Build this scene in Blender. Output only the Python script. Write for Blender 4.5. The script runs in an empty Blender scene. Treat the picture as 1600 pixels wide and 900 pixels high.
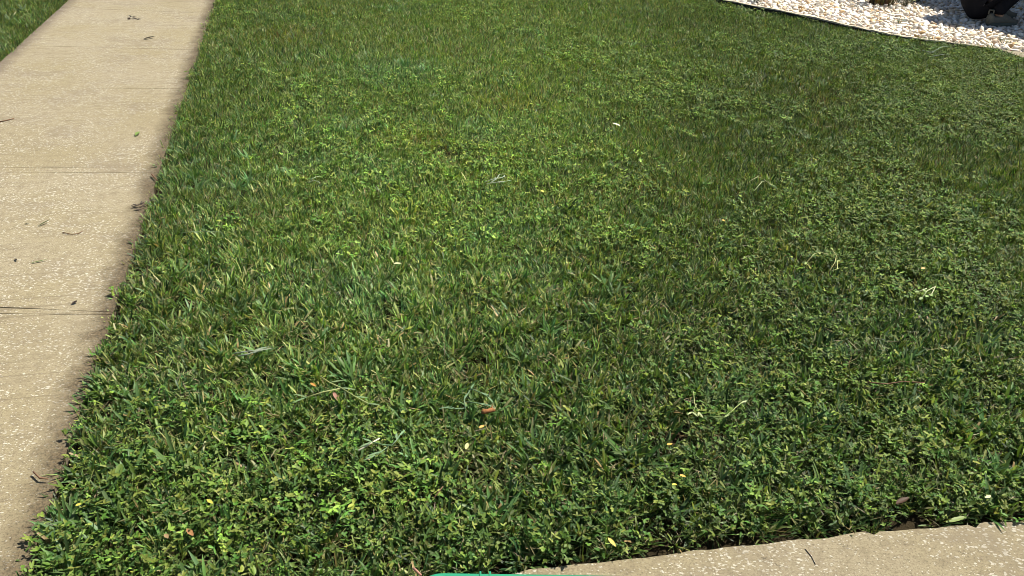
import bpy, bmesh, math, random
import numpy as np
from mathutils import Vector, Matrix, Euler

random.seed(7)
rng = np.random.default_rng(11)
S = bpy.context.scene
COL = S.collection

# ------------------------------------------------------------------ camera
FPX, CAM_H = 1300.0, 1.55                       # focal length in photo pixels, eye height
PITCH, ROLL = math.radians(29.1), math.radians(3.3)
cam = bpy.data.cameras.new('camera')
cam.sensor_width = 36.0
cam.lens = FPX / 1600.0 * 36.0
cam.clip_start, cam.clip_end = 0.05, 1000.0
CAM = bpy.data.objects.new('camera', cam)
COL.objects.link(CAM)
CM = Matrix.Rotation(math.pi / 2 - PITCH, 3, 'X') @ Matrix.Rotation(ROLL, 3, 'Z')
CAM.matrix_world = Matrix.Translation((0, 0, CAM_H)) @ CM.to_4x4()
S.camera = CAM

# ------------------------------------------------------------------ sky, sun, exposure
SUN_AZ, SUN_EL = math.radians(62), math.radians(58)   # azimuth from +Y towards +X
W = bpy.data.worlds.new('World')
S.world = W
W.use_nodes = True
wn = W.node_tree
sky = wn.nodes.new('ShaderNodeTexSky')
sky.sky_type = 'NISHITA'
sky.sun_disc = False
sky.sun_elevation, sky.sun_rotation = SUN_EL, SUN_AZ
bg = wn.nodes['Background']
wn.links.new(sky.outputs[0], bg.inputs['Color'])
bg.inputs['Strength'].default_value = 0.05
sl = bpy.data.lights.new('sun', 'SUN')
sl.energy, sl.angle, sl.color = 5.0, math.radians(0.5), (1.0, 0.94, 0.82)
SUN = bpy.data.objects.new('sun', sl)
COL.objects.link(SUN)
to_sun = Vector((math.cos(SUN_EL) * math.sin(SUN_AZ), math.cos(SUN_EL) * math.cos(SUN_AZ), math.sin(SUN_EL)))
SUN.rotation_euler = (-to_sun).to_track_quat('-Z', 'Y').to_euler()
S.view_settings.view_transform = 'Standard'
S.view_settings.look = 'None'
S.view_settings.exposure = 0.8
S.view_settings.gamma = 1.0
S.cycles.filter_width = 0.8                            # crisp, like the phone's own sharpening
S.cycles.max_bounces = 4
S.cycles.diffuse_bounces = 1
S.cycles.transmission_bounces = 2
S.cycles.transparent_max_bounces = 4


# ------------------------------------------------------------------ helpers
def at(px, py, z=0.0):
    """world point on the level z that the photo shows at (px, py)"""
    d = CM @ Vector(((px - 800) / FPX, (450 - py) / FPX, -1.0))
    t = (z - CAM_H) / d.z
    return Vector((d.x * t, d.y * t, z))


def project(P):
    """numpy world points -> photo pixels"""
    Mi = np.array(CM.transposed())
    q = (P - np.array([0, 0, CAM_H])) @ Mi.T
    w = np.maximum(-q[:, 2], 1e-3)
    return np.stack([800 + FPX * q[:, 0] / w, 450 - FPX * q[:, 1] / w], 1), -q[:, 2]


def tag(o, label=None, cat=None, group=None, kind=None):
    for k, v in (('label', label), ('category', cat), ('group', group), ('kind', kind)):
        if v:
            o[k] = v
    return o


def link(o, parent=None):
    COL.objects.link(o)
    if parent:
        o.parent = parent
    return o


def empty(name, loc=(0, 0, 0), rz=0.0):
    o = bpy.data.objects.new(name, None)
    o.empty_display_size = 0.1
    o.location, o.rotation_euler = loc, (0, 0, rz)
    return link(o)


class MB:
    """collects vertices, faces, one colour per vertex"""
    def __init__(self):
        self.v, self.f, self.c = [], [], []

    def add(self, vs, fs, col=(1, 1, 1)):
        b = len(self.v)
        self.v += [tuple(p) for p in vs]
        self.f += [tuple(i + b for i in f) for f in fs]
        self.c += [col] * len(vs)

    def mesh(self, name, mat, smooth=True):
        me = bpy.data.meshes.new(name)
        me.from_pydata(self.v, [], self.f)
        a = me.color_attributes.new('col', 'FLOAT_COLOR', 'POINT')
        a.data.foreach_set('color', np.array([(*c, 1) for c in self.c], dtype=np.float32).ravel())
        if mat:
            me.materials.append(mat)
        if smooth:
            me.polygons.foreach_set('use_smooth', [True] * len(me.polygons))
        me.update()
        return me

    def obj(self, name, mat, parent=None, smooth=True, loc=None):
        o = bpy.data.objects.new(name, self.mesh(name, mat, smooth))
        if loc is not None:
            o.location = loc
        return link(o, parent)

    def box(self, x0, x1, y0, y1, z0, z1, col=(1, 1, 1)):
        vs = [(x, y, z) for z in (z0, z1) for y in (y0, y1) for x in (x0, x1)]
        self.add(vs, [(0, 2, 3, 1), (4, 5, 7, 6), (0, 1, 5, 4), (1, 3, 7, 5), (3, 2, 6, 7), (2, 0, 4, 6)], col)

    def tube(self, pts, radii, n=6, col=(1, 1, 1)):
        pts = [Vector(p) for p in pts]
        vs, fs = [], []
        for i, p in enumerate(pts):
            d = (pts[min(i + 1, len(pts) - 1)] - pts[max(i - 1, 0)]).normalized()
            u = d.cross(Vector((0.13, 0.2, 1))).normalized()
            w = d.cross(u)
            for k in range(n):
                a = 2 * math.pi * k / n
                vs.append(p + (u * math.cos(a) + w * math.sin(a)) * radii[i])
        for i in range(len(pts) - 1):
            for k in range(n):
                fs.append((i * n + k, i * n + (k + 1) % n, (i + 1) * n + (k + 1) % n, (i + 1) * n + k))
        fs.append(tuple(range(n))[::-1])
        fs.append(tuple((len(pts) - 1) * n + k for k in range(n)))
        self.add(vs, fs, col)

    def blade(self, base, az, length, width, lean, curl, col, prof=(.7, 1, .95, .25), ts=(0, .35, .72, 1), fold=.28, twist=0.0):
        """a folded grass blade: lean and curl are angles from the vertical"""
        p = Vector(base)
        hd = Vector((math.cos(az), math.sin(az), 0))
        vs, fs, t0 = [], [], 0.0
        for i, t in enumerate(ts):
            th = lean + curl * t
            d = hd * math.sin(th) + Vector((0, 0, math.cos(th)))
            if i:
                p = p + d * (length * (t - t0))
            t0 = t
            a2 = az + twist * t
            s = Vector((-math.sin(a2), math.cos(a2), 0))
            nrm = s.cross(d).normalized()
            w = width * .5 * prof[i]
            vs += [p - s * w, p + nrm * (fold * w), p + s * w]
        for i in range(len(ts) - 1):
            a = i * 3
            fs += [(a, a + 1, a + 4, a + 3), (a + 1, a + 2, a + 5, a + 4)]
        self.add(vs, fs, col)
        return p

    def leaf(self, base, az, pitch, length, width, col, fold=.25, curl=0.3, blunt=False):
        """an oval leaf lying along az, raised by pitch"""
        ts = (0, .22, .5, .8, 1)
        prof = (.15, .8, 1, .85 if blunt else .62, .3 if blunt else .04)
        self.blade(base, az, length, width, math.pi / 2 - pitch, curl, col, prof, ts, fold)


# ------------------------------------------------------------------ materials
def new_mat(name):
    m = bpy.data.materials.new(name)
    m.use_nodes = True
    nt = m.node_tree
    return m, nt, nt.nodes['Principled BSDF'], nt.nodes['Material Output']


def node(nt, kind, **kw):
    n = nt.nodes.new(kind)
    for k, v in kw.items():
        setattr(n, k, v)
    return n


def val(nt, sock, v):
    if isinstance(v, (int, float)):
        sock.default_value = v
    elif isinstance(v, tuple):
        sock.default_value = v if len(v) == len(sock.default_value) else (*v, 1.0)
    else:
        nt.links.new(v, sock)


def math_n(nt, op, a, b=0.0, clamp=False):
    n = node(nt, 'ShaderNodeMath', operation=op, use_clamp=clamp)
    val(nt, n.inputs[0], a)
    val(nt, n.inputs[1], b)
    return n.outputs[0]


def mix_n(nt, f, a, b, mode='MIX'):
    n = node(nt, 'ShaderNodeMix', data_type='RGBA', blend_type=mode)
    val(nt, n.inputs[0], f)
    val(nt, n.inputs[6], a)
    val(nt, n.inputs[7], b)
    return n.outputs[2]


def ramp_n(nt, f, lo, hi):
    n = node(nt, 'ShaderNodeMapRange', interpolation_type='SMOOTHSTEP')
    val(nt, n.inputs[0], f)
    n.inputs[1].default_value, n.inputs[2].default_value = lo, hi
    return n.outputs[0]


def noise_n(nt, vec, scale, detail=4, rough=.55):
    n = node(nt, 'ShaderNodeTexNoise')
    val(nt, n.inputs['Vector'], vec)
    n.inputs['Scale'].default_value = scale
    n.inputs['Detail'].default_value = detail
    n.inputs['Roughness'].default_value = rough
    return n.outputs[0]


def plain(name, col, rough=.6, spec=.4, var=.25, scale=40, bump=0.0):
    m, nt, b, out = new_mat(name)
    tc = node(nt, 'ShaderNodeTexCoord').outputs['Object']
    n = noise_n(nt, tc, scale)
    c = mix_n(nt, n, tuple(x * (1 - var) for x in col), tuple(min(1, x * (1 + var)) for x in col))
    nt.links.new(c, b.inputs['Base Color'])
    b.inputs['Roughness'].default_value = rough
    b.inputs['Specular IOR Level'].default_value = spec
    if bump:
        bp = node(nt, 'ShaderNodeBump')
        bp.inputs['Distance'].default_value = bump
        nt.links.new(n, bp.inputs['Height'])
        nt.links.new(bp.outputs[0], b.inputs['Normal'])
    return m


def leaf_mat(name, instanced, rough=.46, trans=.38, spec=.36):
    """thin leaf: colour from the leaf's own colour, times the tint of its tuft"""
    m, nt, b, out = new_mat(name)
    c = node(nt, 'ShaderNodeAttribute', attribute_name='col').outputs['Color']
    if instanced:
        t = node(nt, 'ShaderNodeAttribute', attribute_name='tint', attribute_type='INSTANCER').outputs['Color']
        c = mix_n(nt, 1.0, c, t, 'MULTIPLY')
    nt.links.new(c, b.inputs['Base Color'])
    b.inputs['Roughness'].default_value = rough
    b.inputs['Specular IOR Level'].default_value = spec
    tr = node(nt, 'ShaderNodeBsdfTranslucent')
    tc = mix_n(nt, 1.0, c, (1.22, 1.25, .6), 'MULTIPLY')
    nt.links.new(tc, tr.inputs['Color'])
    mx = node(nt, 'ShaderNodeMixShader')
    mx.inputs[0].default_value = trans
    nt.links.new(b.outputs[0], mx.inputs[1])
    nt.links.new(tr.outputs[0], mx.inputs[2])
    nt.links.new(mx.outputs[0], out.inputs['Surface'])
    return m


def concrete(name, stain_right=False, tone=.58):
    m, nt, b, out = new_mat(name)
    tc = node(nt, 'ShaderNodeTexCoord').outputs['Object']
    sep = node(nt, 'ShaderNodeSeparateXYZ')
    nt.links.new(tc, sep.inputs[0])
    big = noise_n(nt, tc, 1.6, 5)
    mid = noise_n(nt, tc, 22, 6, .65)
    fine = noise_n(nt, tc, 170, 5, .8)
    k = tone
    c = mix_n(nt, ramp_n(nt, big, .32, .68), (.50 * k, .43 * k, .262 * k), (.545 * k, .475 * k, .325 * k))
    c = mix_n(nt, math_n(nt, 'MULTIPLY', ramp_n(nt, mid, .45, .70), .55), c, (.31 * k, .25 * k, .16 * k))
    grit = noise_n(nt, tc, 95, 5, .8)
    c = mix_n(nt, math_n(nt, 'MULTIPLY', ramp_n(nt, grit, .46, .70), .75), c, (.27 * k, .215 * k, .14 * k))
    # fine dark pores
    c = mix_n(nt, math_n(nt, 'MULTIPLY', ramp_n(nt, fine, .50, .64), .85), c, (.20 * k, .16 * k, .105 * k))
    # worn shell aggregate showing through as pale specks
    specks = None
    worn = ramp_n(nt, noise_n(nt, tc, 2.6, 4), .28, .62)
    for sc, th, seed in ((58, .40, 0.0), (95, .46, 3.7), (150, .62, 8.1)):
        mp = node(nt, 'ShaderNodeMapping')
        nt.links.new(tc, mp.inputs[0])
        mp.inputs['Location'].default_value = (seed, seed * 1.7, 0)
        mp.inputs['Rotation'].default_value = (0, 0, seed)
        mp.inputs['Scale'].default_value = (.8, 1.3, 1)
        wv = node(nt, 'ShaderNodeVectorMath', operation='ADD')
        nz = node(nt, 'ShaderNodeTexNoise')
        nt.links.new(tc, nz.inputs['Vector'])
        nz.inputs['Scale'].default_value = 150
        dv = node(nt, 'ShaderNodeVectorMath', operation='SCALE')
        nt.links.new(nz.outputs['Color'], dv.inputs[0])
        dv.inputs['Scale'].default_value = .009
        nt.links.new(mp.outputs[0], wv.inputs[0])
        nt.links.new(dv.outputs[0], wv.inputs[1])
        vo = node(nt, 'ShaderNodeTexVoronoi')
        nt.links.new(wv.outputs[0], vo.inputs['Vector'])
        vo.inputs['Scale'].default_value = sc
        rnd = node(nt, 'ShaderNodeSeparateColor')
        nt.links.new(vo.outputs['Color'], rnd.inputs[0])
        lim = math_n(nt, 'MULTIPLY', ramp_n(nt, rnd.outputs[0], .45, 1.0), th)
        lim = math_n(nt, 'MULTIPLY', lim, math_n(nt, 'ADD', math_n(nt, 'MULTIPLY', worn, .55), .45))
        s = math_n(nt, 'MULTIPLY', math_n(nt, 'SUBTRACT', lim, vo.outputs['Distance']), 7.0, True)
        specks = s if specks is None else math_n(nt, 'MAXIMUM', specks, s)
    c = mix_n(nt, specks, c, (.88 * k, .84 * k, .70 * k))
    # faint broom lines across the walk
    mp = node(nt, 'ShaderNodeMapping')
    nt.links.new(tc, mp.inputs[0])
    mp.inputs['Scale'].default_value = (1.3, 60, 1)
    br = noise_n(nt, mp.outputs[0], 1.0, 3)
    c = mix_n(nt, math_n(nt, 'MULTIPLY', ramp_n(nt, br, .58, .68), .5 if stain_right else .12), c, (.24 * k, .19 * k, .125 * k))
    # blotches of grime
    gr = ramp_n(nt, noise_n(nt, tc, 2.6, 8, .72), .46, .70)
    c = mix_n(nt, math_n(nt, 'MULTIPLY', gr, .72), c, (.20 * k / .58, .165 * k / .58, .115 * k / .58))
    oi = node(nt, 'ShaderNodeObjectInfo').outputs['Random']
    c = mix_n(nt, math_n(nt, 'MULTIPLY', oi, .35), c, mix_n(nt, 1.0, c, (.80, .77, .72), 'MULTIPLY'))
    if not stain_right:                                  # crumbs of soil trodden into the slab near the lawn
        so = math_n(nt, 'MULTIPLY', ramp_n(nt, noise_n(nt, tc, 14, 8, .75), .60, .68), ramp_n(nt, noise_n(nt, tc, 3.1, 2), .48, .6))
        c = mix_n(nt, math_n(nt, 'MULTIPLY', so, .8), c, (.045, .034, .022))
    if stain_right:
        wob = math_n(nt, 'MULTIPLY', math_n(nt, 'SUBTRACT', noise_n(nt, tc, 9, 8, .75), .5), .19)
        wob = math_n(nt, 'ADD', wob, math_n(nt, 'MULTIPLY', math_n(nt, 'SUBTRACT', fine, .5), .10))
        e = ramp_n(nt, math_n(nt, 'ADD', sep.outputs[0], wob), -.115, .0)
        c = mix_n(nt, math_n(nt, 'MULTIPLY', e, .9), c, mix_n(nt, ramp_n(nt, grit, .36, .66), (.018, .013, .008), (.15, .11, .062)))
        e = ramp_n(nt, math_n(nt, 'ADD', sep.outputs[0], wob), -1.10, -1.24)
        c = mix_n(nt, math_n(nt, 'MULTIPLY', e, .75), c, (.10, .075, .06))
    nt.links.new(c, b.inputs['Base Color'])
    b.inputs['Roughness'].default_value = .85
    b.inputs['Specular IOR Level'].default_value = .25
    h = math_n(nt, 'ADD', math_n(nt, 'MULTIPLY', fine, .5), math_n(nt, 'ADD', mid, math_n(nt, 'MULTIPLY', specks, .4)))
    bp = node(nt, 'ShaderNodeBump')
    bp.inputs['Distance'].default_value = .004
    bp.inputs['Strength'].default_value = .7
    nt.links.new(h, bp.inputs['Height'])
    nt.links.new(bp.outputs[0], b.inputs['Normal'])
    return m


def stone_mat(name, instanced):
    m, nt, b, out = new_mat(name)
    tc = node(nt, 'ShaderNodeTexCoord').outputs['Object']
    if instanced:
        t = node(nt, 'ShaderNodeAttribute', attribute_name='tint', attribute_type='INSTANCER').outputs['Color']
    else:
        t = node(nt, 'ShaderNodeObjectInfo').outputs['Color']
    n = noise_n(nt, tc, 1.3, 5, .6)
    c = mix_n(nt, ramp_n(nt, n, .38, .72), t, mix_n(nt, 1.0, t, (.86, .70, .52), 'MULTIPLY'))
    nt.links.new(c, b.inputs['Base Color'])
    b.inputs['Roughness'].default_value = .6
    b.inputs['Specular IOR Level'].default_value = .35
    return m


def soil_mat(name, a, c2, scale=30):
    m, nt, b, out = new_mat(name)
    tc = node(nt, 'ShaderNodeTexCoord').outputs['Object']
    n = noise_n(nt, tc, scale, 6, .7)
    nt.links.new(mix_n(nt, n, a, c2), b.inputs['Base Color'])
    b.inputs['Roughness'].default_value = .95
    b.inputs['Specular IOR Level'].default_value = .1
    bp = node(nt, 'ShaderNodeBump')
    bp.inputs['Distance'].default_value = .02
    nt.links.new(n, bp.inputs['Height'])
    nt.links.new(bp.outputs[0], b.inputs['Normal'])
    return m


M_GRASS = leaf_mat('grass_blade', True)
M_CLOVER = leaf_mat('clover_leaf', True, .52, .34, .28)
M_LEAF = leaf_mat('loose_leaf', False, .55, .22)
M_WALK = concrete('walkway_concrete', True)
M_PAVE = concrete('sidewalk_concrete', False, .54)
M_CURB = plain('curb_concrete', (.44, .39, .29), .85, .2, .25, 30, .003)
M_SOIL = soil_mat('lawn_soil', (.014, .011, .006), (.055, .042, .022))
M_BED = soil_mat('pebble_dust', (.30, .25, .18), (.55, .47, .36), 60)
M_STONE = stone_mat('pebble', False)
M_GRAVEL = stone_mat('pebble_scatter', True)
M_BLACK = plain('black_edging', (.010, .010, .011), .5, .3, .3)
M_BARK = plain('bark', (.26, .115, .045), .8, .2, .45, 120, .002)
M_STRAW = plain('straw', (.62, .56, .42), .7, .3, .2)
M_TWIG = plain('twig', (.15, .085, .05), .8, .2, .35)

# ------------------------------------------------------------------ ground plan (metres)
U = Vector((-1.81, 6.59, 0)).normalized()          # along the walkway, away from the camera
V = Vector((U.y, -U.x, 0))                          # across it, to the right
O = Vector((-1.08, 1.31, 0)) + V * .010              # a point on its right edge
WIDTH = (Vector((-3.46, 5.42, 0)) - O).dot(V) * -1 + .01
RZ = math.atan2(-U.x, U.y)
PAVE_X = np.array([-4.0, -1.4, -.35, .08, .68, 1.03, 1.39, 2.4, 6.0])
PAVE_Y = np.array([.30, 1.03, 1.30, 1.412, 1.543, 1.617, 1.672, 1.80, 2.2])      # back edge of the sidewalk
EDGE = [(-.6, 11.9), (.9, 10.3), (1.94, 9.31), (2.44, 8.84), (2.96, 8.38), (3.25, 8.13), (3.52, 7.92), (3.93, 7.76), (4.20, 7.66)]
DRIVE = [(4.20, 7.66), (4.27, 7.33), (4.52, 6.9), (4.9, 5.6), (5.3, 3.6), (5.6, 2.15)]


def inside(poly, X, Y):
    r = np.zeros(len(X), bool)
    n = len(poly)
    for i in range(n):
        x0, y0 = poly[i]
        x1, y1 = poly[(i + 1) % n]
        if y0 == y1:
            continue
        c = ((y0 > Y) != (y1 > Y)) & (X < (x1 - x0) * (Y - y0) / (y1 - y0) + x0)
        r ^= c
    return r


def wp(u, v, z=0.0):
    p = O + U * u + V * v
    return (p.x, p.y, z)


LAWN = [wp(-.35, 0)[:2]] + [(x, y) for x, y in zip(PAVE_X[2:], PAVE_Y[2:]) if x < 5.5] + DRIVE[::-1] + EDGE[::-1][1:] + [wp(11.0, 0)[:2]]
VERGE = [wp(.5, -WIDTH)[:2], wp(11, -WIDTH)[:2], wp(11, -WIDTH - 2.2)[:2], wp(.5, -WIDTH - 2.2)[:2]]
BED = EDGE + [(4.6, 7.50), (6.2, 7.9), (8.6, 9.2), (8.6, 13.0), (-.6, 13.0)]


def sheet(name, poly, z, mat, kind='structure', thick=None):
    bm = bmesh.new()
    top = bm.faces.new([bm.verts.new((x, y, z)) for x, y in poly])
    if top.normal.z < 0 or (top.normal_update() or top.normal.z < 0):
        top.normal_flip()
    if thick:
        r = bmesh.ops.extrude_face_region(bm, geom=[top])
        for v in [g for g in r['geom'] if isinstance(g, bmesh.types.BMVert)]:
            v.co.z = z
        for v in top.verts:
            v.co.z = z - thick
    bmesh.ops.recalc_face_normals(bm, faces=bm.faces)
    if not thick:
        for f in bm.faces:
            if f.normal.z < 0:
                f.normal_flip()
    me = bpy.data.meshes.new(name)
    bm.to_mesh(me)
    bm.free()
    me.materials.append(mat)
    o = link(bpy.data.objects.new(name, me))
    if kind:
        o['kind'] = kind
    return o


# ------------------------------------------------------------------ setting
ground = sheet('ground', [(-150, -150), (150, -150), (150, 150), (-150, 150)], -.16,
               soil_mat('far_ground', (.03, .045, .015), (.07, .09, .03), 3))
lawn = sheet('lawn_soil', LAWN, -.035, M_SOIL)
verge = sheet('verge_soil', VERGE, -.035, M_SOIL)
bed = sheet('gravel_bed', BED, -.012, M_BED)

# walkway: a bedding sheet and the slabs between its joints, in the walkway's own axes
walk_bm = MB()
walk_bm.box(-WIDTH + .005, -.005, -.30, 11.0, -.10, -.0065)
walk = walk_bm.obj('walkway', plain('joint_grit', (.17, .14, .10), .95, .1, .3), None, False)
walk.location, walk.rotation_euler = O, (0, 0, RZ)
walk['kind'] = 'structure'


def u_at(px, py):
    return (at(px, py) - O).dot(U), (at(px, py) - O).dot(V)


cuts = []                                            # (u at the left edge, u at the right edge) of every joint
for (xa, ya), (xb, yb) in (((0, 480), (165, 487)), ((0, 490), (165, 491)), ((0, 262), (235, 261)), ((0, 270), (235, 269)),
                           ((0, 137), (290, 138.5)), ((40, 71), (308, 78))):
    ua, va = u_at(xa, ya)
    ub, vb = u_at(xb, yb)
    s = (ub - ua) / (vb - va)
    cuts.append((ua + s * (-WIDTH - va), ua + s * (0 - va)))
cuts.sort()
cuts = [(-.30, -.30)] + cuts + [(cuts[-1][0] + 1.35, cuts[-1][1] + 1.3), (9.2, 9.2), (11.0, 11.0)]
for i in range(len(cuts) - 1):
    (l0, r0), (l1, r1) = cuts[i], cuts[i + 1]
    strip = (l1 - l0) < .25
    g = .0013
    bm = bmesh.new()
    n = 14
    zj = [random.uniform(-.0015, .0015) for _ in range(4)]
    rows = []
    for j, (l, r, q) in enumerate(((l0, r0, g), (l1, r1, -g))):
        row = [bm.verts.new((-WIDTH + WIDTH * k / n, (l + (r - l) * k / n) + q + (.0022 * random.uniform(-1, 1) if 0 < k < n else 0),
                             0)) for k in range(n + 1)]
        rows.append(row)
    top = bm.faces.new(rows[0] + rows[1][::-1])
    r = bmesh.ops.extrude_face_region(bm, geom=[top])
    for v in [x for x in r['geom'] if isinstance(x, bmesh.types.BMVert)]:
        v.co.z -= .006
    bmesh.ops.recalc_face_normals(bm, faces=bm.faces)
    bmesh.ops.bevel(bm, geom=[e for e in bm.edges if all(abs(v.co.z) < 1e-5 for v in e.verts)], offset=.0012, segments=1, affect='EDGES')
    nm = 'joint_strip' if strip else 'slab'
    me = bpy.data.meshes.new(nm)
    bm.to_mesh(me)
    bm.free()
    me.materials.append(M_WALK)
    link(bpy.data.objects.new(nm, me), walk)

# sidewalk across the bottom of the picture, its back edge gently curved
xs = np.linspace(-1.45, 6.0, 420)
ys = np.interp(xs, PAVE_X, PAVE_Y) + np.convolve(rng.normal(0, .0045, 424), [.25, .3, .3, .25, .1], 'valid') - .012 * (rng.random(420) < .02)
side = sheet('sidewalk', [(x, y - .004) for x, y in zip(xs, ys)] + [(6.0, .2), (-1.45, -.6)], 0.0, M_PAVE, 'structure', .1)
drive_pts = DRIVE[:-1] + [(5.6, 2.25), (9, 2.6), (9, 7.9), (6.2, 7.86), (4.6, 7.46)]
drive = sheet('driveway', [(x + .012, y) for x, y in drive_pts], .018, M_PAVE, 'structure', .12)

# low edging between the lawn and the pebbles
edging = empty('garden_edging', (EDGE[4][0], EDGE[4][1], 0))
tag(edging, 'curved black garden edging with pale top between lawn and white pebbles', 'edging')


def strip_mesh(name, pts, off0, off1, z0, z1, mat):
    mb = MB()
    vs, fs = [], []
    P = [Vector((x, y, 0)) for x, y in pts]
    for i, p in enumerate(P):
        d = (P[min(i + 1, len(P) - 1)] - P[max(i - 1, 0)]).normalized()
        nn = Vector((-d.y, d.x, 0))                  # towards the pebbles
        jz = random.uniform(-.004, .004)
        for o_, z_ in ((off0, z0), (off0, z1 - (.026 if p.x > 3.3 else .026 * max(0, p.x - 2.7) / .6) + jz), (off1, z1 - (.026 if p.x > 3.3 else .026 * max(0, p.x - 2.7) / .6) + jz), (off1, z0)):
            q = p + nn * o_
            vs.append((q.x - edging.location.x, q.y - edging.location.y, z_))
    for i in range(len(P) - 1):
        for k in range(4):
            fs.append((i * 4 + k, i * 4 + (k + 1) % 4, i * 4 + 4 + (k + 1) % 4, i * 4 + 4 + k))
    fs += [(0, 3, 2, 1), tuple((len(P) - 1) * 4 + k for k in range(4))]
    mb.add(vs, fs)
    return mb.obj(name, mat, edging, False)


def dense(pts, m=6):
    P = [Vector((x, y, 0)) for x, y in pts]
    out = []
    for i in range(len(P) - 1):
        p0, p1, p2, p3 = P[max(i - 1, 0)], P[i], P[i + 1], P[min(i + 2, len(P) - 1)]
        for k in range(m):
            t = k / m
            q = .5 * ((2 * p1) + (p2 - p0) * t + (2 * p0 - 5 * p1 + 4 * p2 - p3) * t * t + (3 * p1 - p0 - 3 * p2 + p3) * t ** 3)
            out.append((q.x, q.y))
    out.append(pts[-1])
    return out


strip_mesh('board', dense(EDGE), -.004, .014, -.10, .040, M_BLACK)
strip_mesh('cap', dense(EDGE), .0165, .060, -.06, .046, M_CURB)

# ------------------------------------------------------------------ noise for the patchiness of the lawn
def vnoise(X, Y, scale, seed):
    r = np.random.default_rng(seed)
    G = r.random((128, 128))
    x, y = X * scale + 40, Y * scale + 40
    i, j = np.floor(x).astype(int), np.floor(y).astype(int)
    fx, fy = x - i, y - j
    fx, fy = fx * fx * (3 - 2 * fx), fy * fy * (3 - 2 * fy)
    a = lambda p, q: G[p % 128, q % 128]
    return (a(i, j) * (1 - fx) + a(i + 1, j) * fx) * (1 - fy) + (a(i, j + 1) * (1 - fx) + a(i + 1, j + 1) * fx) * fy


def fbm(X, Y, scale, seed):
    return sum(vnoise(X, Y, scale * 2 ** k, seed + k) * .5 ** k for k in range(4)) / 1.875


def sstep(x, a, b):
    t = np.clip((x - a) / (b - a), 0, 1)
    return t * t * (3 - 2 * t)


def blobs(X, Y, lst):
    r = np.zeros(len(X))
    for px, py, rad in lst:
        rad *= .6 if lst is HOLES else 1
        c = at(px, py, .02)
        r = np.maximum(r, np.exp(-((X - c.x) ** 2 + (Y - c.y) ** 2) / rad ** 2))
    return r


# ------------------------------------------------------------------ tufts (sources of the lawn, never linked to the scene themselves)
def rc(base, dv=.44, dh=.13):
    v = 1 + random.uniform(-dv, dv)
    return tuple(max(.004, c * v * (1 + random.uniform(-dh, dh))) for c in base)


GREENS = [(.132, .205, .046), (.098, .182, .044), (.235, .285, .092), (.045, .102, .030)]
DRY = [(.24, .205, .085), (.15, .12, .05), (.28, .26, .12)]
grass_src = bpy.data.collections.new('grass_tufts')
clover_src = bpy.data.collections.new('clover_tufts')
N_WIDE, N_FINE = 14, 12
for k in range(N_WIDE):                               # broad flat blades, some cut blunt by the mower
    mb = MB()
    for i in range(13):
        a, r = random.uniform(0, 6.28), .03 * math.sqrt(random.random())
        L = random.uniform(.026, .058)
        cut = random.random() < .35
        col = rc(random.choice(GREENS)) if random.random() > .03 else rc(random.choice(DRY))
        mb.blade((r * math.cos(a), r * math.sin(a), -.03), a + random.gauss(0, .8), L + .02, random.uniform(.0045, .0088),
                 random.uniform(.1, .95), random.uniform(.1, 1.1), col,
                 (.65, 1, .95, .7 if cut else .18), (0, .4, .75, 1), random.uniform(.1, .45), random.gauss(0, .5))
    for i in range(2):                                # fallen thatch
        a = random.uniform(0, 6.28)
        mb.blade((random.uniform(-.03, .03), random.uniform(-.03, .03), random.uniform(-.02, .01)), a, random.uniform(.03, .06), .003,
                 1.5, .05, rc(random.choice(DRY)))
    o = bpy.data.objects.new('grass_tuft_%02d' % k, mb.mesh('grass_tuft', M_GRASS))
    grass_src.objects.link(o)
for k in range(N_FINE):                               # narrow blades
    mb = MB()
    for i in range(20):
        a, r = random.uniform(0, 6.28), .032 * math.sqrt(random.random())
        col = rc(random.choice(GREENS)) if random.random() > .05 else rc(random.choice(DRY))
        mb.blade((r * math.cos(a), r * math.sin(a), -.03), a + random.gauss(0, 1), random.uniform(.036, .060), random.uniform(.003, .0058),
                 random.uniform(.1, 1.0), random.uniform(0, .9), col,
                 (.7, 1, .85, .4 if random.random() < .4 else .1), (0, .4, .75, 1), .35, random.gauss(0, .5))
    o = bpy.data.objects.new('grass_tuft_%02d' % (N_WIDE + k), mb.mesh('grass_tuft', M_GRASS))
    grass_src.objects.link(o)
N_STAR = 4
for k in range(N_STAR):                               # broad bladed crabgrass stars
    mb = MB()
    for i in range(16):
        mb.blade((random.gauss(0, .012), random.gauss(0, .012), -.02), random.uniform(0, 6.28), random.uniform(.06, .10), random.uniform(.008, .012),
                 random.uniform(.3, 1.0), random.uniform(.2, .8), rc(random.choice([(.10, .19, .05), (.12, .21, .07), (.085, .165, .05)]), .2),
                 (.6, 1, .8, .06), (0, .4, .75, 1), random.uniform(.15, .4), random.gauss(0, .3))
    o = bpy.data.objects.new('grass_tuft_%02d' % (N_WIDE + N_FINE + k), mb.mesh('grass_tuft', M_GRASS))
    grass_src.objects.link(o)
N_CLOVER = 14
CL = [(.112, .202, .032), (.074, .158, .030), (.195, .270, .052)]
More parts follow.
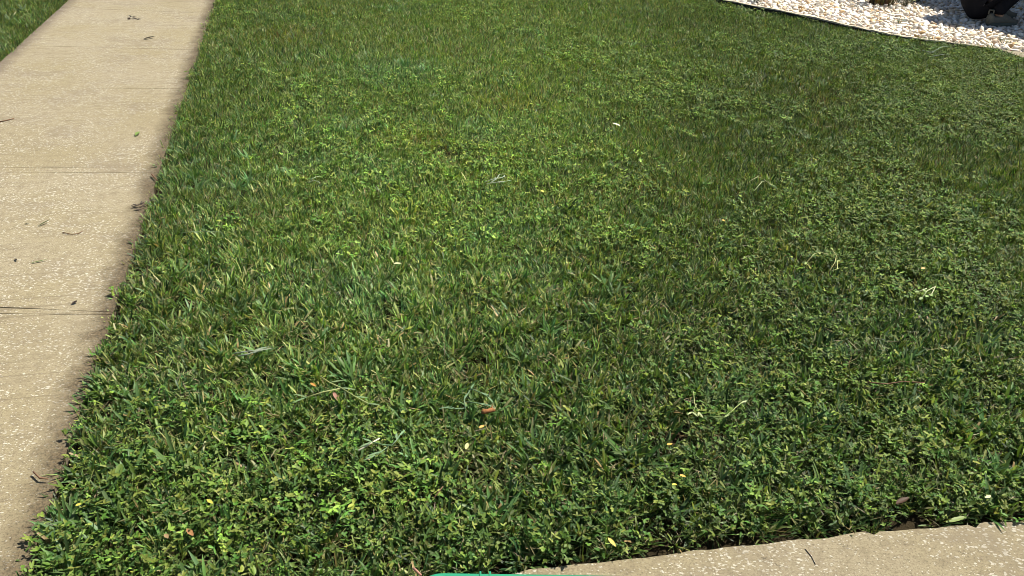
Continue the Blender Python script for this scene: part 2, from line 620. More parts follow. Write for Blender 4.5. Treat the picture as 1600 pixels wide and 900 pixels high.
for k in range(N_CLOVER):                             # trifoliate and oval leaves on short stalks
    mb = MB()
    for i in range(9):
        a, r = random.uniform(0, 6.28), .042 * math.sqrt(random.random())
        x, y = r * math.cos(a), r * math.sin(a)
        h = random.uniform(.004, .036)
        col = rc(random.choice(CL))
        mb.blade((x * .6, y * .6, -.03), a, h + .03, .0016, .15, .2, rc((.07, .10, .03)), (1, 1, 1, 1))
        if k % 3 == 0:
            for q in range(3):
                mb.leaf((x, y, h), a + q * 2.09 + random.gauss(0, .15), random.uniform(-.25, .5), random.uniform(.005, .0095),
                        random.uniform(.005, .008), col, .3, .3, True)
        else:
            for q in range(random.choice((2, 3, 4))):
                mb.leaf((x, y, h), random.uniform(0, 6.28), random.uniform(-.1, .9), random.uniform(.009, .018),
                        random.uniform(.004, .008), col, .35, random.uniform(.1, .7))
    o = bpy.data.objects.new('clover_tuft_%02d' % k, mb.mesh('clover_tuft', M_CLOVER))
    clover_src.objects.link(o)


def scatter(name, P, rot, scl, idx, tint, src, mat, label, cat):
    me = bpy.data.meshes.new(name)
    n = len(P)
    me.vertices.add(n)
    me.vertices.foreach_set('co', P.astype(np.float32).ravel())
    for nm, ty, key, data in (('rot', 'FLOAT_VECTOR', 'vector', rot), ('scl', 'FLOAT', 'value', scl), ('idx', 'INT', 'value', idx)):
        a = me.attributes.new(nm, ty, 'POINT')
        a.data.foreach_set(key, data.astype(np.int32 if ty == 'INT' else np.float32).ravel())
    a = me.attributes.new('tint', 'FLOAT_COLOR', 'POINT')
    a.data.foreach_set('color', np.concatenate([tint, np.ones((n, 1))], 1).astype(np.float32).ravel())
    me.materials.append(mat)
    o = link(bpy.data.objects.new(name, me))
    ng = bpy.data.node_groups.new('scatter', 'GeometryNodeTree')
    ng.interface.new_socket('Geometry', in_out='INPUT', socket_type='NodeSocketGeometry')
    ng.interface.new_socket('Geometry', in_out='OUTPUT', socket_type='NodeSocketGeometry')
    gi, go = ng.nodes.new('NodeGroupInput'), ng.nodes.new('NodeGroupOutput')
    ci = ng.nodes.new('GeometryNodeCollectionInfo')
    ci.inputs['Collection'].default_value = src
    ci.inputs['Separate Children'].default_value = True
    ip = ng.nodes.new('GeometryNodeInstanceOnPoints')
    ip.inputs['Pick Instance'].default_value = True
    for nm, ty, sock in (('idx', 'INT', 'Instance Index'), ('rot', 'FLOAT_VECTOR', 'Rotation'), ('scl', 'FLOAT', 'Scale')):
        na = ng.nodes.new('GeometryNodeInputNamedAttribute')
        na.data_type = ty
        na.inputs['Name'].default_value = nm
        out = na.outputs['Attribute']
        if nm == 'rot':
            er = ng.nodes.new('FunctionNodeEulerToRotation')
            ng.links.new(out, er.inputs[0])
            out = er.outputs[0]
        ng.links.new(out, ip.inputs[sock])
    ng.links.new(gi.outputs[0], ip.inputs['Points'])
    ng.links.new(ci.outputs[0], ip.inputs['Instance'])
    ng.links.new(ip.outputs[0], go.inputs[0])
    o.modifiers.new('scatter', 'NODES').node_group = ng
    return tag(o, label, cat, None, 'stuff')


HOLES = [(410, 270, .05), (805, 328, .045), (980, 265, .06), (948, 182, .06), (1098, 122, .08), (1060, 168, .07), (270, 238, .09),
         (1075, 660, .07), (1190, 580, .05), (1060, 685, .06), (1405, 792, .05), (620, 165, .04), (1350, 345, .05), (1460, 350, .06)]
BROWN = [(455, 50, .35), (460, 75, .25), (790, 155, .30), (690, 215, .30), (1420, 265, .30), (1270, 150, .22), (1060, 690, .16), (1030, 285, .20),
         (640, 330, .12), (1310, 190, .2), (885, 395, .15), (350, 600, .06), (1450, 180, .25), (510, 15, .3)]
CLOV = [(1040, 110, .55), (1110, 150, .45), (1000, 90, .4), (1450, 170, .55), (1540, 150, .7), (1390, 330, .45), (1520, 330, .5), (1250, 500, .3),
        (1400, 430, .4), (200, 840, .15), (500, 750, .2), (950, 830, .2), (880, 85, .4), (730, 20, .5), (1500, 450, .3), (1120, 560, .2),
        (1330, 60, .4), (1240, 90, .35), (650, 840, .3), (350, 780, .25), (1150, 10, .5)]
BLUE = [(420, 20, .35), (520, 80, .4), (590, 110, .25), (880, 260, .25), (1000, 320, .25), (840, 440, .2), (1440, 75, .35), (1180, 640, .15),
        (560, 190, .3), (750, 200, .2), (1530, 230, .3), (1300, 760, .15), (1150, 720, .2), (300, 600, .12), (1010, 20, .4), (1230, 300, .2)]


def lawn_points(density, X0, X1, Y0, Y1, poly, inset=0.0):
    n = int(density * (X1 - X0) * (Y1 - Y0))
    X, Y = rng.uniform(X0, X1, n), rng.uniform(Y0, Y1, n)
    k = inside(poly, X, Y)
    k &= Y > np.interp(X, PAVE_X, PAVE_Y) + .022 + .012 * fbm(X, Y, 6, 5)
    v = (X - O.x) * V.x + (Y - O.y) * V.y                 # trimmed a little short of the concrete
    j = .05 * (fbm(X, Y, 7, 8) - .3)
    k &= (v > -.002 + j) | (v < -WIDTH - .004 - j)
    return X[k], Y[k]


def fields(X, Y):
    pp, _ = project(np.stack([X, Y, np.full(len(X), .02)], 1))
    px, py = pp[:, 0], pp[:, 1]
    nz = fbm(X, Y, 1.1, 3)
    clov = .10 + .34 * sstep(py, 520, 800) * sstep(px, 1500, 300) + .5 * sstep(px + .35 * py, 1150, 1650) * sstep(nz, .35, .65)
    clov = np.clip(clov + .75 * blobs(X, Y, CLOV) + 1.6 * (nz - .5), 0, 1)
    brown = np.clip(blobs(X, Y, BROWN) * .8 + 1.2 * (fbm(X, Y, 1.8, 21) - .62), 0, 1)
    blue = np.clip(blobs(X, Y, BLUE) * .8 + 2.4 * (fbm(X, Y, 1.5, 33) - .58), 0, 1)
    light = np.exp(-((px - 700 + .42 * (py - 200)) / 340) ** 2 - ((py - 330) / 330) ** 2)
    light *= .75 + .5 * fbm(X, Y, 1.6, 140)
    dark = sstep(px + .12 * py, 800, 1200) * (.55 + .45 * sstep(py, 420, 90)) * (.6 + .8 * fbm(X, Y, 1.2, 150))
    return px, py, clov, brown, blue, light, dark


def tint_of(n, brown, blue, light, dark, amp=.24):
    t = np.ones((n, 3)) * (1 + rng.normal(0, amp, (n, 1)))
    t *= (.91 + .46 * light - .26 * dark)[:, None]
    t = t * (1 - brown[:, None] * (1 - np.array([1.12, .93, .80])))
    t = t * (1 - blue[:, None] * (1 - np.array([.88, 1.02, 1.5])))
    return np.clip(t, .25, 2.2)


def grow(poly, box, tag_main, tag_clov, names, dens=(1220, 1300)):
    X, Y = lawn_points(dens[0], *box, poly)
    px, py, clov, brown, blue, light, dark = fields(X, Y)
    keep = rng.random(len(X)) > np.maximum(.25 * clov, .95 * blobs(X, Y, HOLES) ** .5 * (blobs(X, Y, HOLES) > .15))
    keep &= rng.random(len(X)) > .55 * brown
    X, Y, px, py, clov, brown, blue, light, dark = [a[keep] for a in (X, Y, px, py, clov, brown, blue, light, dark)]
    n = len(X)
    fine = rng.random(n) < np.clip(.25 + 1.0 * sstep(py, 560, 240) * (.55 + .6 * (fbm(X, Y, 1.3, 55) - .3)), .1, .9)
    idx = np.where(fine, N_WIDE + rng.integers(0, N_FINE, n), rng.integers(0, N_WIDE, n))
    star = rng.random(n) < .055 * sstep(py, 420, 800) + .004
    idx = np.where(star, N_WIDE + N_FINE + rng.integers(0, N_STAR, n), idx)
    ta = fbm(X, Y, .8, 71) * 9
    rot = np.stack([rng.normal(0, .16, n) + .18 * np.cos(ta), rng.normal(0, .16, n) + .18 * np.sin(ta), rng.uniform(0, 6.28, n)], 1)
    h = .78 + .45 * fbm(X, Y, 2.6, 81) + rng.normal(0, .10, n)
    edge_v = (X - O.x) * V.x + (Y - O.y) * V.y
    edge_d = np.minimum(np.minimum(np.abs(edge_v), np.abs(edge_v + WIDTH)), Y - np.interp(X, PAVE_X, PAVE_Y))
    h *= .76 + .24 * sstep(edge_d, .015, .07)
    P = np.stack([X, Y, .004 * np.sin(X * 5) + .008 * (fbm(X, Y, 3.5, 91) - .5)], 1)
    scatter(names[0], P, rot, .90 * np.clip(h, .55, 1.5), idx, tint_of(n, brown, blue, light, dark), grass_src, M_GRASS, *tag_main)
    X, Y = lawn_points(dens[1], *box, poly)
    px, py, clov, brown, blue, light, dark = fields(X, Y)
    keep = (rng.random(len(X)) < clov * .58) & (blobs(X, Y, HOLES) < .35)
    X, Y, px, py, brown, blue, light, dark = [a[keep] for a in (X, Y, px, py, brown, blue, light, dark)]
    n = len(X)
    rot = np.stack([rng.normal(0, .2, n), rng.normal(0, .2, n), rng.uniform(0, 6.28, n)], 1)
    P = np.stack([X, Y, .004 * np.sin(X * 5) + .016 * (fbm(X, Y, 3.5, 91) - .5)], 1)
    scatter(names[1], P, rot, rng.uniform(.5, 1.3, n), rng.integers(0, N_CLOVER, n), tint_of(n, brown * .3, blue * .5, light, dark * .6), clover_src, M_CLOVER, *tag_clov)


grow(LAWN, (-3.6, 5.6, 1.0, 11.4), ('mown green lawn grass filling the middle between walkway and pebbles', 'grass'),
     ('clover and small oval leaved weeds growing through the middle lawn', 'clover'), ('lawn_grass', 'lawn_clover'))
grow(VERGE, (-6.6, -2.0, 1.6, 11.0), ('strip of green grass along the left side of the walkway', 'grass'),
     ('clover mixed into the grass strip left of the walkway', 'clover'), ('verge_grass', 'verge_clover'), (1120, 600))

# ------------------------------------------------------------------ pebbles
def pebble_mesh(k):
    bm = bmesh.new()
    bmesh.ops.create_icosphere(bm, subdivisions=2 if k < 8 else 1, radius=1.0)
    r = random.Random(k)
    sx, sy, sz = r.uniform(.9, 1.35), r.uniform(.65, .95), r.uniform(.38, .66)
    ax = [(Vector((r.gauss(0, 1), r.gauss(0, 1), r.gauss(0, 1))).normalized(), r.uniform(.45, .85)) for _ in range(10)]
    for v in bm.verts:
        for d, lim in ax:                             # worn flat faces
            e = v.co.dot(d) - lim
            if e > 0:
                v.co -= d * e * .85
        v.co = Vector((v.co.x * sx, v.co.y * sy, v.co.z * sz))
    me = bpy.data.meshes.new('stone')
    bm.to_mesh(me)
    bm.free()
    me.polygons.foreach_set('use_smooth', [True] * len(me.polygons))
    return me


pebbles = [pebble_mesh(k) for k in range(8)]
for me in pebbles:
    me.materials.append(M_STONE)
gravel_src = bpy.data.collections.new('gravel_stones')
for k, me in enumerate(pebbles):
    me2 = me.copy()
    me2.materials.clear()
    me2.materials.append(M_GRAVEL)
    gravel_src.objects.link(bpy.data.objects.new('gravel_stone_%02d' % k, me2))


def stone_cols(n):
    base = np.array([(.88, .84, .76), (.85, .81, .76), (.90, .87, .80), (.80, .70, .54), (.62, .44, .24), (.66, .52, .40), (.56, .53, .51)])
    c = base[rng.choice(len(base), n, p=[.30, .22, .22, .10, .05, .06, .05])]
    return np.clip(c * (1 + rng.normal(0, .07, (n, 1))), .05, .92)


def bed_points(d, inset):
    n = int(d * 9.2 * 5.8)
    X, Y = rng.uniform(-.6, 8.6, n), rng.uniform(7.2, 13.0, n)
    ok = inside(BED, X, Y)
    P0 = np.array(dense(EDGE))
    dist = np.min(np.hypot(X[:, None] - P0[None, :, 0], Y[:, None] - P0[None, :, 1]), 1)
    ok &= dist > inset
    pp, _ = project(np.stack([X, Y, np.zeros(n)], 1))
    ok &= (pp[:, 0] > 850) & (pp[:, 0] < 2050) & (pp[:, 1] > -190)
    return X[ok], Y[ok], pp[ok]


def min_dist(X, Y, R):
    cell, out = {}, []
    for i in range(len(X)):
        a, b = int(X[i] / .05), int(Y[i] / .05)
        good = True
        for p in range(a - 2, a + 3):
            for q in range(b - 2, b + 3):
                for j in cell.get((p, q), ()):
                    if (X[i] - X[j]) ** 2 + (Y[i] - Y[j]) ** 2 < (.78 * (R[i] + R[j])) ** 2:
                        good = False
        if good:
            cell.setdefault((a, b), []).append(i)
            out.append(i)
    return np.array(out)


X, Y, pp = bed_points(3800, .075)
R = np.clip(rng.lognormal(math.log(.0195), .30, len(X)), .011, .040)
order = np.argsort(-R)
X, Y, R, pp = X[order], Y[order], R[order], pp[order]
k = min_dist(X, Y, R)
X, Y, R, pp = X[k], Y[k], R[k], pp[k]
SUNNY = pp[:, 1] > np.interp(pp[:, 0], [1430, 1490, 1540, 1600], [0, 26, 44, 58])
vis = (pp[:, 0] > 1105) & (pp[:, 0] < 1600) & (pp[:, 1] > 2) & SUNNY
size = R / np.hypot(np.hypot(X, Y), CAM_H) * vis
big = np.argsort(-size)[:300]
cols = stone_cols(len(X)) * 1.0
zz = rng.uniform(-.002, .014, len(X)) + R * .3
rots = np.stack([rng.normal(0, .42, len(X)), rng.normal(0, .42, len(X)), rng.uniform(0, 6.28, len(X))], 1)
for i in big:
    o = bpy.data.objects.new('stone', pebbles[int(rng.integers(0, 8))])
    o.location = (X[i], Y[i], zz[i])
    o.rotation_euler = rots[i]
    o.scale = (R[i],) * 3
    o.color = (*cols[i], 1)
    link(o, bed)
rest = np.ones(len(X), bool)
rest[big] = False
X2, Y2, pp2 = bed_points(2200, .07)                    # the lower layer seen in the gaps
R2 = rng.uniform(.012, .022, len(X2))
P = np.concatenate([np.stack([X[rest], Y[rest], zz[rest]], 1), np.stack([X2, Y2, np.full(len(X2), -.006)], 1)])
n = len(P)
gravel = scatter('gravel', P, np.concatenate([rots[rest], rng.uniform(-1, 1, (len(X2), 3)) * 3]), np.concatenate([R[rest], R2]),
                 rng.integers(0, 8, n), np.concatenate([cols[rest], stone_cols(len(X2)) * .92]), gravel_src, M_GRAVEL, None, None)
gravel.parent = bed

# ------------------------------------------------------------------ plants in the pebble bed
def plant(name, px, py, label, cat, build, z=.01, group=None):
    o = empty(name, at(px, py, z))
    tag(o, label, cat, group)
    build(o)
    return o


def spiky(o):
    mb, bs = MB(), MB()
    for i in range(150):
        a, r = random.uniform(0, 6.28), .13 * math.sqrt(random.random())
        mb.blade((r * math.cos(a), r * math.sin(a), -.01), a + random.gauss(0, .4), random.uniform(.3, .55), random.uniform(.005, .009),
                 random.uniform(.02, .35), random.uniform(.2, 1.1), rc(random.choice([(.10, .055, .022), (.15, .10, .035), (.07, .085, .02), (.06, .03, .018)]), .35),
                 (.8, 1, .8, .05), fold=.4)
    mb.obj('foliage', M_LEAF, o)
    for i in range(60):
        a, r = random.uniform(0, 6.28), .12 * math.sqrt(random.random())
        bs.tube([(r * math.cos(a), r * math.sin(a), -.015), (r * 1.1 * math.cos(a), r * 1.1 * math.sin(a), random.uniform(.05, .10))],
                [.008, .004], 5, rc((.05, .028, .018)))
    bs.obj('crown', M_LEAF, o)


def leafy(n, rad, h, cols, lw=(.03, .014), stems=True):
    def f(o):
        lf, st = MB(), MB()
        for i in range(n):
            a, r = random.uniform(0, 6.28), rad * math.sqrt(random.random())
            tip = Vector((r * math.cos(a), r * math.sin(a), h * random.uniform(.25, 1)))
            st.tube([(tip.x * .2, tip.y * .2, -.01), (tip.x * .7, tip.y * .7, tip.z * .6), tip], [.0022, .0018, .0012], 4, rc(cols[0]))
            for q in range(3):
                lf.leaf(tip, a + q * 2.1 + random.gauss(0, .5), random.uniform(-.2, .8), lw[0] * random.uniform(.7, 1.3), lw[1] * random.uniform(.7, 1.3),
                        rc(random.choice(cols)), .3, .6)
        lf.obj('foliage', M_LEAF, o)
        st.obj('stem', M_LEAF, o)
    return f


plant('ornamental_grass', 1376, 8, 'dark reddish brown clump of ornamental grass rising from the white pebbles', 'plant', spiky)
plant('variegated_plant', 1411, 9, 'speckled plant with creamy and green leaves right beside the brown grass clump', 'plant',
      leafy(34, .12, .20, [(.10, .13, .04), (.62, .58, .34), (.66, .62, .42), (.08, .11, .03)], (.030, .014)))
plant('leafy_shrub', 1428, 4, 'low dark green leafy plant at the edge of the shaded pebbles', 'plant',
      leafy(46, .13, .22, [(.035, .075, .022), (.05, .09, .028)], (.045, .018)))
plant('sprout', 1181, 6, 'small dark green sprout standing alone in the pebbles near the top left of the bed', 'plant',
      leafy(16, .05, .11, [(.03, .055, .022), (.045, .07, .03)], (.045, .012)))
plant('weed', 1404, 37, 'tiny green weed in the middle of the white pebbles', 'weed',
      leafy(10, .04, .055, [(.05, .095, .03), (.06, .10, .04)], (.024, .011)))
plant('weed', 1568, 69, 'straggly yellowish green weed at the front edge of the pebbles beside the curb', 'weed',
      leafy(16, .085, .06, [(.11, .13, .04), (.08, .10, .03), (.22, .20, .07)], (.030, .010)))

# ------------------------------------------------------------------ loose leaves, twigs and clippings
TOP = .040                                            # the grass carries them about here


def ang(p0, p1):
    return math.atan2(p1.y - p0.y, p1.x - p0.x)


def loose_leaf(name, a, b, w, col, label, cat='leaf', z=TOP, pitch=0.12, curl=.35, fold=.35, group=None, blunt=False):
    p, q = at(*a, z), at(*b, z)
    o = MB()
    L = (q - p).length
    o.leaf((0, 0, 0), ang(p, q), pitch, L, w, col, fold, curl, blunt)
    return tag(o.obj(name, M_LEAF, None, True, p), label, cat, group)


def loose_stick(name, pts, r, mat, label, cat='twig', z=TOP, lift=0.0, n=6):
    P = [at(*p, z) for p in pts]
    o = MB()
    o.tube([(p - P[0]) + Vector((0, 0, lift * math.sin(math.pi * i / (len(P) - 1)))) for i, p in enumerate(P)], [r * (1 - .3 * i / len(P)) for i in range(len(P))], n)
    return tag(o.obj(name, mat, None, True, P[0]), label, cat)


def sprig(name, base, stems, label, cat, col, lcol, r=.0016, leaf=(.03, .007), z=TOP):
    """a torn runner or weed lying on the lawn: thin stems with leaves at their ends"""
    B = at(*base, z)
    o = empty(name, B)
    tag(o, label, cat)
    st, lf = MB(), MB()
    for pts in stems:
        P = [at(*p, z) - B + Vector((0, 0, random.uniform(0, .008))) for p in pts]
        st.tube(P, [r] * len(P), 5, rc(col, .1, .05))
        for q in range(2):
            k = random.randrange(1, len(P))
            lf.leaf(P[k] if q else P[-1], ang(P[-2], P[-1]) + random.gauss(0, .5), random.uniform(0, .3), leaf[0] * random.uniform(.7, 1.2), leaf[1], rc(lcol, .12, .06), .3, .3)
    st.obj('stem', M_LEAF, o)
    lf.obj('foliage', M_LEAF, o)
    return o


# on the lawn
bk = MB()
p0, p1 = at(752, 645, .05), at(773, 641, .05)
d = p1 - p0
bk.tube([(0, 0, 0), d * .2 + Vector((0, 0, .003)), d * .5 + Vector((0, 0, .0015)), d * .8 + Vector((0, 0, .004)), d], [.0045, .0085, .0065, .0085, .004], 9)
bk.tube([d * .72 + Vector((0, 0, .006)), d * .8 + Vector((0, .004, .016))], [.003, .0015], 5)
tag(bk.obj('bark_piece', M_BARK, None, True, p0), 'short curled orange brown piece of bark lying on the lawn near the bottom centre', 'bark')
loose_stick('straw', [(560, 704), (577, 694), (593, 685)], .0026, M_STRAW, 'short thick bleached straw lying on the lawn left of the bark piece', 'straw', .05)
loose_stick('twig', [(1352, 597), (1385, 600), (1412, 596), (1445, 598)], .0022, M_TWIG, 'thin brown twig lying flat on the lawn at the right', 'twig')
loose_stick('twig', [(646, 888), (652, 893), (658, 899)], .0035, plain('pink_twig', (.34, .18, .13), .8, .2), 'short pinkish twig at the lawn edge beside the green tub', 'twig', .03)
loose_stick('twig', [(692, 760), (686, 768), (678, 778)], .0016, M_TWIG, 'tiny dark twig stuck in the lawn below the straw', 'twig')
sprig('grass_runner', (500, 589), [[(500, 589), (515, 601), (533, 609)], [(533, 609), (555, 620), (575, 631)], [(533, 609), (505, 613), (480, 622)]],
      'long pale green torn grass runner with leaves lying on the lawn at lower left', 'clipping', (.34, .38, .15), (.17, .25, .12), .0022, (.04, .007), .05)
sprig('grass_runner', (727, 632), [[(727, 640), (725, 626), (735, 610)], [(727, 628), (745, 632), (758, 633)], [(727, 638), (712, 639), (704, 639)], [(735, 610), (750, 616), (762, 622)]],
      'bluish green forked grass runner lying on the lawn above the bark piece', 'clipping', (.15, .24, .13), (.14, .23, .12), .0018, (.035, .006), .05)
sprig('grass_runner', (610, 698), [[(612, 699), (600, 697), (582, 694)], [(612, 699), (620, 690), (624, 684)], [(606, 698), (596, 706), (588, 712)]],
      'pale blue green tuft of cut grass beside the bleached straw', 'clipping', (.17, .27, .15), (.18, .28, .15), .0017, (.035, .007), .05)
sprig('wilted_weed', (1306, 418), [[(1296, 424), (1304, 412), (1306, 402), (1300, 392)], [(1299, 424), (1308, 422), (1308, 410)], [(1296, 400), (1282, 394), (1272, 398), (1260, 412)]],
      'wilted weed with thin pale yellow stems lying on the right of the lawn', 'weed', (.36, .40, .16), (.24, .33, .09), .0017, (.022, .011), .05)
sprig('wilted_weed', (1450, 462), [[(1460, 449), (1448, 456), (1441, 466)], [(1461, 450), (1455, 462), (1449, 464)], [(1447, 453), (1436, 456)]],
      'wilted weed with whitish forked stems and round leaves at the right edge of the lawn', 'weed', (.46, .50, .28), (.28, .38, .13), .0019, (.022, .013), .05)
sprig('wilted_weed', (1084, 640), [[(1083, 614), (1085, 632), (1092, 644)], [(1088, 634), (1082, 644)], [(1100, 652), (1132, 652), (1158, 630)]],
      'pale sprig with a long bent stem lying on the lawn right of centre', 'weed', (.28, .34, .13), (.36, .42, .20), .0014, (.028, .007), .05)
sprig('clipping', (773, 284), [[(756, 286), (770, 282), (786, 277)], [(760, 289), (775, 285), (788, 286)], [(766, 288), (776, 280), (780, 274)]],
      'small heap of pale bluish grass clippings on the lawn in the upper middle', 'clipping', (.36, .44, .32), (.34, .42, .30), .002, (.035, .005), .05)
sprig('clipping', (490, 284), [[(482, 286), (490, 282), (498, 286)], [(484, 281), (493, 279)]],
      'whitish curled bit of clipping on the left of the lawn', 'clipping', (.34, .42, .28), (.3, .4, .25), .0018, (.025, .005), .05)
sprig('clipping', (380, 552), [[(366, 555), (380, 550), (396, 549)], [(372, 558), (386, 555), (398, 552)]],
      'grey green flattened grass clippings on the lawn close to the walkway', 'clipping', (.22, .26, .20), (.24, .30, .22), .002, (.05, .008), .05)
sprig('clipping', (315, 365), [[(282, 366), (300, 363), (318, 362)], [(318, 362), (330, 365)]],
      'long pale blade clipping on the lawn right of the walkway edge', 'clipping', (.20, .27, .14), (.19, .27, .14), .0018, (.04, .006), .05)
sprig('clipping', (1188, 288), [[(1178, 300), (1190, 286)], [(1194, 282), (1203, 290)], [(1172, 284), (1182, 278)]],
      'scattered straight pale clippings on the dark right half of the lawn', 'clipping', (.30, .34, .17), (.28, .33, .16), .0018, (.03, .005), .05)
sprig('clipping', (1460, 82), [[(1450, 84), (1462, 79), (1472, 74)], [(1440, 80), (1456, 83)], [(1455, 88), (1476, 86)]],
      'bluish clippings on the lawn just in front of the pebble bed', 'clipping', (.22, .28, .24), (.20, .27, .22), .002, (.05, .008), .05)
loose_leaf('leaf', (957, 192), (969, 195), .022, (.72, .70, .52), 'pale cream curled leaf lying on the upper middle of the lawn', z=.05, blunt=True)
loose_leaf('leaf', (615, 412), (628, 410), .016, (.46, .46, .26), 'pale olive leaf lying on the lawn left of the centre', z=.05)
loose_leaf('leaf', (950, 840), (963, 853), .011, (.62, .50, .12), 'slender bright yellow leaf near the sidewalk edge at the bottom', z=.045)
loose_leaf('leaf', (292, 826), (302, 836), .013, (.34, .17, .07), 'orange tan curled leaf in the clover at the bottom left', z=.045)
loose_leaf('leaf', (257, 834), (263, 840), .011, (.30, .20, .10), 'small tan leaf just left of the orange leaf at bottom left', z=.04)
loose_leaf('leaf', (118, 790), (127, 786), .009, (.50, .42, .07), 'small yellow leaf in the clover near the lower end of the walkway', z=.045)
loose_leaf('leaf', (323, 780), (333, 786), .010, (.46, .44, .07), 'yellow leaf lying alone in the lower left clover', z=.045)
loose_leaf('leaf', (183, 746), (191, 730), .020, (.12, .19, .035), 'large light green upright leaf in the clover at lower left', z=.035, pitch=.6, blunt=True)
loose_leaf('leaf', (1400, 787), (1422, 774), .016, (.055, .027, .012), 'dark brown dead leaf in the lawn near the right end of the sidewalk', z=.04, fold=.6)
loose_leaf('leaf', (1478, 816), (1512, 806), .014, (.20, .26, .08), 'long light green leaf lying over the sidewalk edge at bottom right', z=.012, pitch=.03, curl=.05)
loose_leaf('leaf', (1540, 778), (1549, 773), .010, (.62, .58, .32), 'small pale yellow leaf in the lawn at the right edge of the picture', z=.05)
loose_leaf('leaf', (1042, 695), (1051, 692), .010, (.60, .34, .05), 'orange yellow leaf scrap beside a dark gap in the lawn', z=.04)
loose_leaf('leaf', (1062, 742), (1072, 744), .010, (.62, .38, .07), 'amber leaf scrap in the lower middle of the lawn', z=.04)
loose_leaf('leaf', (1050, 757), (1058, 756), .009, (.66, .58, .06), 'tiny lemon yellow leaf below the amber scrap', z=.04)
loose_leaf('leaf', (521, 612), (527, 624), .012, (.34, .19, .14), 'pinkish brown dried leaf hanging under the long grass runner', z=.045)
loose_leaf('leaf', (485, 598), (494, 603), .010, (.50, .24, .06), 'rusty orange leaf in the lawn left of the long grass runner', z=.04)
loose_leaf('leaf', (728, 702), (731, 690), .012, (.50, .52, .24), 'upright pale green leaf below the bark piece', z=.05)
loose_leaf('leaf', (749, 668), (757, 664), .011, (.60, .38, .10), 'small orange leaf just under the bark piece', z=.04)
loose_leaf('leaf', (1440, 420), (1446, 417), .014, (.62, .40, .16), 'small peach coloured leaf on the right of the lawn', z=.045)
loose_leaf('leaf', (846, 297), (850, 300), .016, (.60, .56, .12), 'tiny yellow leaf in the light middle of the lawn', z=.05)
loose_leaf('leaf', (1128, 343), (1133, 345), .014, (.66, .42, .10), 'tiny orange leaf on the upper right of the lawn', z=.05)
loose_leaf('leaf', (1578, 80), (1582, 80), .02, (.16, .06, .03), 'dark red brown leaf caught on the curb by the straggly weed', z=.075, pitch=.7)
loose_leaf('leaf', (1532, 73), (1537, 73), .02, (.34, .16, .05), 'rust coloured leaf on the edging in front of the pebbles', z=.075, pitch=.5)
# on the walkway and the sidewalk
loose_leaf('leaf', (212, 212), (219, 206), .022, (.16, .24, .06), 'small green leaf lying curled on the walkway', z=.006, pitch=.6, curl=.9)
loose_leaf('leaf', (224, 61), (243, 58), .022, (.05, .04, .025), 'dark curled leaf on the far part of the walkway', z=.006, pitch=.3, fold=.6)
loose_leaf('clipping', (59, 353), (80, 346), .008, (.07, .085, .035), 'single dark green grass blade on the walkway with a folded tip', 'clipping', z=.004, pitch=.25, curl=.1)
loose_leaf('clipping', (47, 411), (74, 406), .007, (.10, .14, .05), 'long green grass blade lying flat on the walkway', 'clipping', z=.004, pitch=.05, curl=0)
loose_leaf('clipping', (38, 350), (46, 348), .006, (.04, .04, .02), 'tiny dark blade scrap left of the folded blade', 'clipping', z=.004, pitch=.1)
loose_leaf('scrap', (112, 475), (121, 471), .012, (.03, .02, .015), 'small black leaf scrap on the lower walkway near a joint', 'leaf', z=.004, pitch=.4, fold=.7, blunt=True)
loose_leaf('scrap', (23, 404), (27, 408), .008, (.05, .04, .03), 'tiny dark scrap at the left edge of the walkway picture', 'leaf', z=.004, pitch=.3)
loose_stick('twig', [(98, 363), (112, 366), (122, 365), (129, 361)], .0018, M_TWIG, 'thin forked dark twig lying on the walkway', 'twig', .004)
loose_stick('twig', [(0, 190), (10, 188), (22, 185)], .0028, M_TWIG, 'thin twig on the walkway at the left picture edge', 'twig', .004)
loose_stick('twig', [(52, 737), (62, 747), (75, 748)], .0026, M_TWIG, 'dark root end sticking out of the lawn onto the walkway', 'twig', .012)
loose_stick('twig', [(237, 272), (241, 277), (246, 282)], .0035, M_TWIG, 'dark stub of root at the walkway edge beside a joint', 'twig', .012)
loose_stick('twig', [(1258, 858), (1268, 870), (1274, 882)], .0012, M_BLACK, 'hair thin dark stem lying on the sidewalk', 'twig', .001)
sc = MB()
for i in range(9):
    sc.leaf((random.gauss(0, .025), random.gauss(0, .015), .004 + random.random() * .012), random.uniform(0, 6.28), random.uniform(-.1, .4), random.uniform(.03, .06),
            random.uniform(.008, .02), rc((.05, .038, .035)), .4, .4)
tag(sc.obj('leaf_litter', M_LEAF, None, True, at(207, 29, .003)), 'dark shrivelled leaf clump near the far end of the walkway', 'leaf')
sc = MB()
for i in range(10):
    sc.leaf((random.gauss(0, .018), random.gauss(0, .03), .003 + random.random() * .012), random.uniform(0, 6.28), random.uniform(-.1, .4), random.uniform(.02, .04),
            random.uniform(.005, .012), rc((.035, .026, .02)), .4, .4)
tag(sc.obj('leaf_litter', M_LEAF, None, True, at(222, 320, .003)), 'dark broken leaf litter on the walkway edge beside the lawn', 'leaf')

# ------------------------------------------------------------------ green tub whose rim just enters at the bottom
M_TUB = plain('green_plastic', (.024, .24, .13), .25, .6, .12, 6)
TZ = .20
tl, tr = at(652, 893, TZ), at(890, 896.5, TZ)
dirx = (tr - tl).normalized()
tubw, tubd, rad = .52, .36, .05
tub = empty('plastic_tub', (0, 0, 0), math.atan2(dirx.y, dirx.x))
ly = Vector((-dirx.y, dirx.x, 0))
c0 = tl + dirx * (tubw / 2) - ly * (tubd / 2)
tub.location = (c0.x, c0.y, 0)
tag(tub, 'green plastic tub whose rounded rim shows at the bottom edge of the picture', 'tub')


